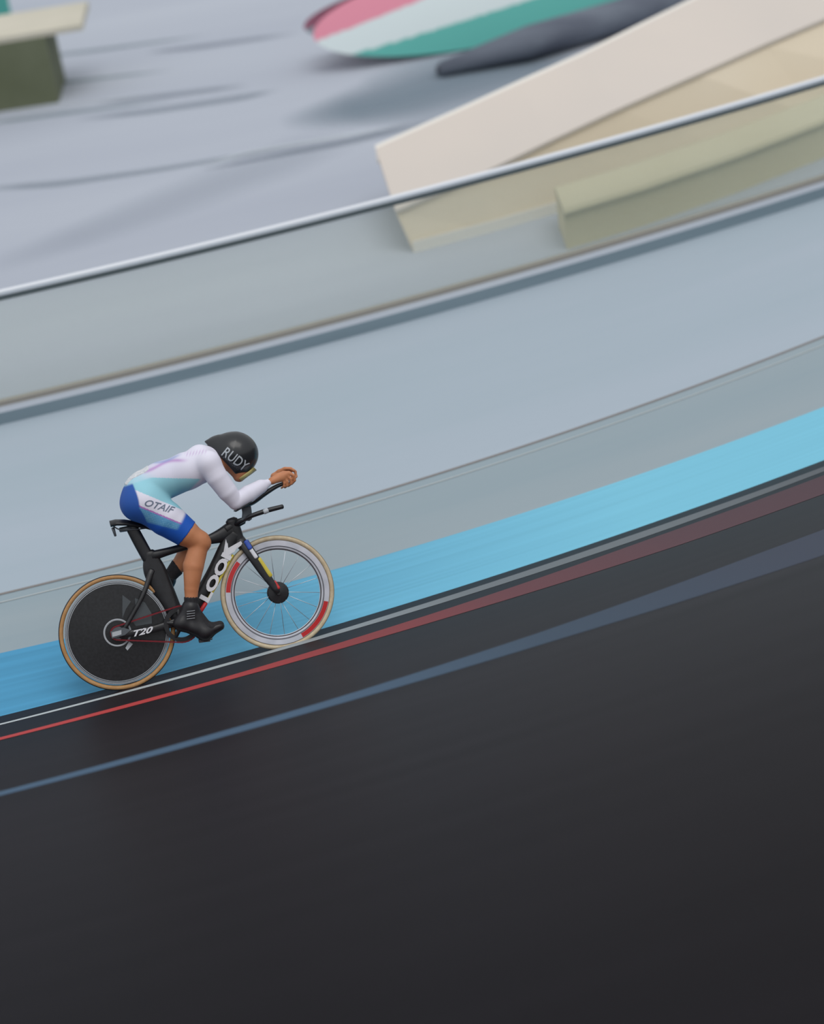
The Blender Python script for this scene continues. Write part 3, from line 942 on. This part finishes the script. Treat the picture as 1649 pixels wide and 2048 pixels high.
# legs
CS((290, 1005), .094, .102, (332, 1037), .096, .098, .04, 'thigh')
CS((332, 1037), .096, .098, (372, 1066), .092, .078, .004, 'thigh')
CS((372, 1066), .092, .078, (400, 1084), .090, .057, .004, 'thigh')
CS((402, 1080), .090, .050, (407, 1086), .090, .044, .02, 'knee')   # kneecap
for s_, kn, cf, lw_, an, hl, bl, toe in ((1, (399, 1088), (387, 1132), (383, 1178), (382, 1216), (366, 1240), (416, 1258), (440, 1250)),
                                        (-1, (402, 1088), (374, 1112), (352, 1138), (335, 1158), (322, 1158), (324, 1206), (330, 1226))):
    q = lambda *a: C(*a)
    C(kn, .090 * s_, .054, cf, .097 * s_, .060, .01, 'shin')
    C(cf, .097 * s_, .060, lw_, .104 * s_, .041, .004, 'shin')
    C(lw_, .104 * s_, .041, an, .107 * s_, .033, .004, 'ankle')
    C(an, .107 * s_, .033, hl, .107 * s_, .029, .02, 'foot')
    C(an, .107 * s_, .034, bl, .108 * s_, .030, .02, 'foot')
    C(hl, .107 * s_, .028, bl, .108 * s_, .029, .02, 'foot')
    C(bl, .108 * s_, .030, toe, .110 * s_, .021, .02, 'foot')

BV, BQ = sdf_mesh(prims, .004)
BN = normals(BV, BQ)
TI = nearest(BV, prims)
TG = np.array([p[5] for p in prims])[TI]


def to_px(V):                                             # side view of the bike's plane, in the photo's pixel units
    k = 346.0
    zz = V[:, 2] - WR
    return 234 + k * (V[:, 0] * .9698 - zz * .2447), 1264 + k * (-V[:, 0] * .2447 - zz * .9698)


PX, PY = to_px(BV)
person = empty('person')
person.matrix_world = BIKE_M
tag(person, 'cyclist crouched on the bicycle in white and blue skinsuit and black helmet', 'person')
M_skin = mat('skin', (186, 122, 84), 0.5, (198, 134, 96), (9, 9, 9), 3, spec=0.35)
M_skin.node_tree.nodes['Principled BSDF'].inputs['Subsurface Weight'].default_value = 0.0
body = mesh_obj('body', BV, BQ, M_skin, person)


def shell(name, vmask, off, m, cols=None, parent=None):
    fm = vmask[BQ].all(1)
    Qs = BQ[fm]
    ids, inv = np.unique(Qs, return_inverse=True)
    Qn = inv.reshape(-1, 4)
    Vn = BV[ids] + BN[ids] * off
    # hems turn in towards the body
    ed = np.sort(np.concatenate([Qn[:, [a, (a + 1) % 4]] for a in range(4)]), axis=1)
    ue, cn = np.unique(ed, axis=0, return_counts=True)
    bverts = np.unique(ue[cn == 1])
    Vn[bverts] = BV[ids][bverts] + BN[ids][bverts] * off * .1
    return mesh_obj(name, Vn, Qn, m, parent or person, True, None, None if cols is None else cols[ids])


hip, kne = np.array([290, 1005.]), np.array([400, 1084.])
kd = (kne - hip) / np.linalg.norm(kne - hip)
tl = ((PX - hip[0]) * kd[0] + (PY - hip[1]) * kd[1])
leg_ok = (TG == 'thigh') & (tl < 98)
suit = (TG == 'suit') | (TG == 'sleeve') | leg_ok
suit &= ~((TG == 'sleeve') & (PX > 541))
suit &= ~((TG == 'suit') & (PX > 428) & (np.abs(BV[:, 1]) < .06) & (PY < 945))
# ---- printed design of the suit
white, lav = np.array(lin((226, 224, 238))), np.array(lin((206, 206, 226)))
cyan, blue, deep = np.array(lin((150, 206, 220))), np.array(lin((34, 92, 190))), np.array(lin((44, 88, 168)))
pink, mesh_c = np.array(lin((176, 120, 190))), np.array(lin((88, 150, 196)))


def sst(x, a_, b_):
    t = np.clip((x - a_) / (b_ - a_), 0, 1)
    return (t * t * (3 - 2 * t))[:, None]


cols = np.repeat(white[None], len(BV), 0)
cols = cols * (1 - .6 * sst(400 - PX, 0, 90)) + lav * .6 * sst(400 - PX, 0, 90)
wl_ = sst(1.0 * (PY - 950) + .55 * (330 - PX), 8, 46)       # towards the waist the print turns cyan
cols = cols * (1 - .75 * wl_) + cyan * .75 * wl_
band = np.exp(-((PY - (946 - .28 * (PX - 262) + 4 * np.sin(PX / 14))) / 3.4) ** 2)[:, None] * sst(PX, 268, 285) * (1 - sst(PX, 345, 372))
cols = cols * (1 - .7 * band) + pink * .7 * band
band = np.exp(-((PY - (936 - .26 * (PX - 262) + 3 * np.sin(PX / 12))) / 3.0) ** 2)[:, None] * sst(PX, 276, 292) * (1 - sst(PX, 340, 360))
cols = cols * (1 - .6 * band) + np.array(lin((120, 150, 200))) * .6 * band
band = (np.sin(PX * 1.15 + PY * .5) > -.1)[:, None] * np.exp(-((PY - (907 - .2 * (PX - 375))) / 4.5) ** 2)[:, None] * sst(PX, 358, 366) * (1 - sst(PX, 398, 406))
cols = cols * (1 - .35 * band) + pink * .35 * band
# shorts: side panel on deep blue
s_edge = 262 + 10 * np.sin((PY - 975) / 26) + np.maximum(PY - 1015, 0) * .75
short = sst(PY + .36 * (PX - 262), 964, 970) * (1 - sst(PX - .9 * (1010 - PY), 338, 346) * (PY < 1004)[:, None])
short = np.where((leg_ok | (PY > 1000))[:, None], 1.0, short) * ((TG == 'suit') | (TG == 'thigh'))[:, None] * (PX < 400)[:, None] * (PY > 955)[:, None]
sc = np.repeat(blue[None], len(BV), 0)
back_ = (1 - sst(PX - s_edge, -2, 2))
tt = (PY - 1005) * 1.0 - (PX - 290) * .42                   # distance below the white flash's axis
panel = np.where((tt < -14)[:, None], cyan, np.where((tt < 12)[:, None], white, np.where((tt < 15)[:, None], pink, mesh_c)))
dots = ((np.sin(PX * 1.9 + PY * .45) > .2) & (np.sin(PY * 1.9 - PX * .45) > .0) & (tt > 15))[:, None]
panel = np.where(dots, np.array(lin((128, 184, 212))), panel)
low_b = sst(tt + .16 * (PX - 290), 34, 40)
panel = panel * (1 - low_b) + blue * low_b
end_ = sst(tl - .12 * tt, 68, 76)
panel = panel * (1 - end_) + blue * end_
inner = (np.sign(BV[:, 1]) * BN[:, 1] > -.15)[:, None]      # print sits on the outer sides
sc = np.where(inner, panel * (1 - back_) + deep * back_, sc)
cols = cols * (1 - short) + sc * short
cuff = sst(PX, 532, 538) * (TG == 'sleeve')[:, None]
cols = cols * (1 - cuff) + np.array(lin((110, 140, 210))) * cuff
far_arm = ((BV[:, 1] > .03) & (TG == 'sleeve'))[:, None]
cols = np.where(far_arm, np.array(lin((40, 120, 190))), cols)
cols[:, 3] = 1
M_suit = mat('skinsuit_print', (220, 220, 230), 0.55, attr='print', spec=0.25)
suit_o = shell('skinsuit', suit, .0045, M_suit, cols)
M_bib = mat('race_number_paper', (220, 222, 224), 0.7, (196, 200, 206), (60, 60, 60), 2)
shell('number_bib', suit & (BN[:, 2] * .75 - BN[:, 0] * .65 > .35) & (PX > 246) & (PX < 292) & (PY < 972) & (np.abs(BV[:, 1]) < .11) & (PY + .7 * PX < 1166), .0085, M_bib)
M_sock = mat('black_sock', (30, 30, 34), 0.85, (38, 38, 42), (80, 80, 80), 2)
for s_ in (1, -1):
    side = (np.sign(-BV[:, 1]) == s_)
    if s_ == 1: mk = side & np.isin(TG, ['shin', 'ankle', 'foot']) & (PY > 1190)
    else: mk = side & np.isin(TG, ['shin', 'ankle', 'foot']) & (PX - .75 * (PY - 1130) < 352) & (PY > 1112)
    shell('sock', mk, .004, M_sock)

sbv = BVHTree.FromPolygons([v.co for v in suit_o.data.vertices], [p.vertices for p in suit_o.data.polygons])
lettering('OTAIF', (288, 1011), (347, 1028), (5, -13), .2, mat('grey_print', (104, 116, 136), .5), suit_o, .3, .012, sbv, .002)

# shoes
M_shoe = mat('black_overshoe', (22, 22, 26), 0.42, (30, 30, 35), (40, 40, 40), 3)
for s_, an, hl, bl, toe in ((1, (381, 1214), (362, 1247), (410, 1265), (440, 1252)), (-1, (336, 1160), (320, 1156), (320, 1206), (328, 1230))):
    pr = []
    def S(pa, ra, pb, rb, k=.02): pr.append((tuple(P(*pa, .108 * s_)), ra, tuple(P(*pb, .110 * s_)), rb, k, ''))
    S(an, .040, hl, .038); S(an, .042, bl, .041, .03); S(hl, .038, bl, .042, .03); S(bl, .042, toe, .027, .02)
    SV, SQ = sdf_mesh(pr, .005)
    sh = mesh_obj('shoe', SV, SQ, M_shoe, person)
    if s_ == 1:
        for j in range(4):
            yy = 1222 + j * 5
            bv = BVHTree.FromPolygons([V3(v) for v in SV], [tuple(int(i) for i in f) for f in SQ])
            pts = []
            for q in np.linspace(0, 1, 6):
                c = P(374 + 16 * q, yy + 1 - 2 * q, .15)
                hit = bv.ray_cast(V3((c.x, -1, c.z)), V3((0, 1, 0)))[0]
                if hit: pts.append(hit)
            if len(pts) > 2: sweep('shoe_strap', pts, .0016, .0016, M_lgrey, sh, 6, 2)
        plate('cleat', [(398, 1280), (420, 1277), (421, 1283), (399, 1286)], .125, .04, M_tread, sh)

# helmet
M_helm = mat('black_helmet_shell', (26, 28, 31), 0.28, (34, 36, 39), (5, 5, 5), 3, spec=0.5, coat=0.2)
hp = []
def Hm(pa, ra, pb, rb, k=.03): hp.append((tuple(P(*pa, 0)), ra, tuple(P(*pb, 0)), rb, k, ''))
Hm((476, 908), .120, (466, 906), .118)
Hm((462, 902), .105, (432, 892), .055, .05)
Hm((432, 892), .055, (414, 888), .018, .03)
Hm((470, 925), .095, (462, 934), .062, .03)
hc = np.array(P(470, 910, 0)); l0 = np.array(P(516, 939, 0)); l1 = np.array(P(470, 948, 0)); n0 = np.array(P(436, 912, 0)); n1 = np.array(P(470, 948, 0))


def hcut(X, Y, Z):
    def half(a_, b_, sgn):                                 # signed distance to the line a-b in the bike's plane
        d = (b_ - a_)[[0, 2]]; d /= np.linalg.norm(d)
        return sgn * ((X - a_[0]) * -d[1] + (Z - a_[2]) * d[0])
    inner = np.sqrt((X - hc[0]) ** 2 + (Y) ** 2 + (Z - hc[2]) ** 2) - .107
    face = half(l0, l1, 1)
    neck = half(n0, n1, -1) - .0
    return np.maximum(np.maximum(face, neck), -inner)


HV, HQ = sdf_mesh(hp, .004, hcut)
HV[:, 1] *= .86
helm = mesh_obj('helmet', HV, HQ, M_helm, person)
hbv = BVHTree.FromPolygons([V3(v) for v in HV], [tuple(int(i) for i in f) for f in HQ])
lettering('RUDY', (443, 910), (490, 944), (11, -17), .1, M_lgrey, helm, .12, .008, hbv, .002)
lettering('PROJECT', (446, 917), (484, 946), (2.6, -4.2), .1, M_satin, helm, 0, 0, hbv, .002)
# visor
M_visor = mat('yellow_visor', (206, 192, 120), 0.2, spec=0.6)
V, fs = [], []
NA_ = 13
for (x, y) in ((510, 937), (501, 944), (491, 951), (480, 959)):
    for th in (0, 1):
        for i in range(NA_):
            a_ = -1 + 2 * i / (NA_ - 1)
            q = P(x - 2.5 * a_ ** 2 - 2.5 * a_ ** 4 + (4 if th == 0 else 3), y - 2.5 * a_ ** 2 - 2.5 * a_ ** 4 + (3.5 if th == 0 else 2.5), .052 * a_)
            V.append(q)
R_ = 4
for r_ in range(R_ - 1):
    for th in (0, 1):
        for i in range(NA_ - 1):
            a_ = (r_ * 2 + th) * NA_ + i; b_ = ((r_ + 1) * 2 + th) * NA_ + i
            fs.append((a_, a_ + 1, b_ + 1, b_))
    for i in (0, NA_ - 1):
        fs.append(((r_ * 2) * NA_ + i, (r_ * 2 + 1) * NA_ + i, ((r_ + 1) * 2 + 1) * NA_ + i, ((r_ + 1) * 2) * NA_ + i))
for r_ in (0, R_ - 1):
    for i in range(NA_ - 1):
        a_ = (r_ * 2) * NA_ + i; b_ = (r_ * 2 + 1) * NA_ + i
        fs.append((a_, a_ + 1, b_ + 1, b_))
mesh_obj('visor', V, fs, M_visor, helm)
M_eye = mat('eye_white', (226, 224, 220), .3); M_iris = mat('iris', (50, 36, 28), .2)
for s_ in (1, -1):
    c = P(497, 937, .031 * s_)
    e_ = lathe('eye', [(.0001, -.011)] + [(.011 * math.sin(t), -.011 * math.cos(t)) for t in np.linspace(.2, 2.94, 9)] + [(.0001, .011)], c, M_eye, body, 16, False)
    f_ = (P(507, 942, .031 * s_) - c).normalized()
    o_ = lathe('iris', [(.0001, -.0048)] + [(.0048 * math.sin(t), -.0048 * math.cos(t)) for t in np.linspace(.3, 2.84, 6)] + [(.0001, .0048)], c + f_ * .0078, M_iris, e_, 12, False)
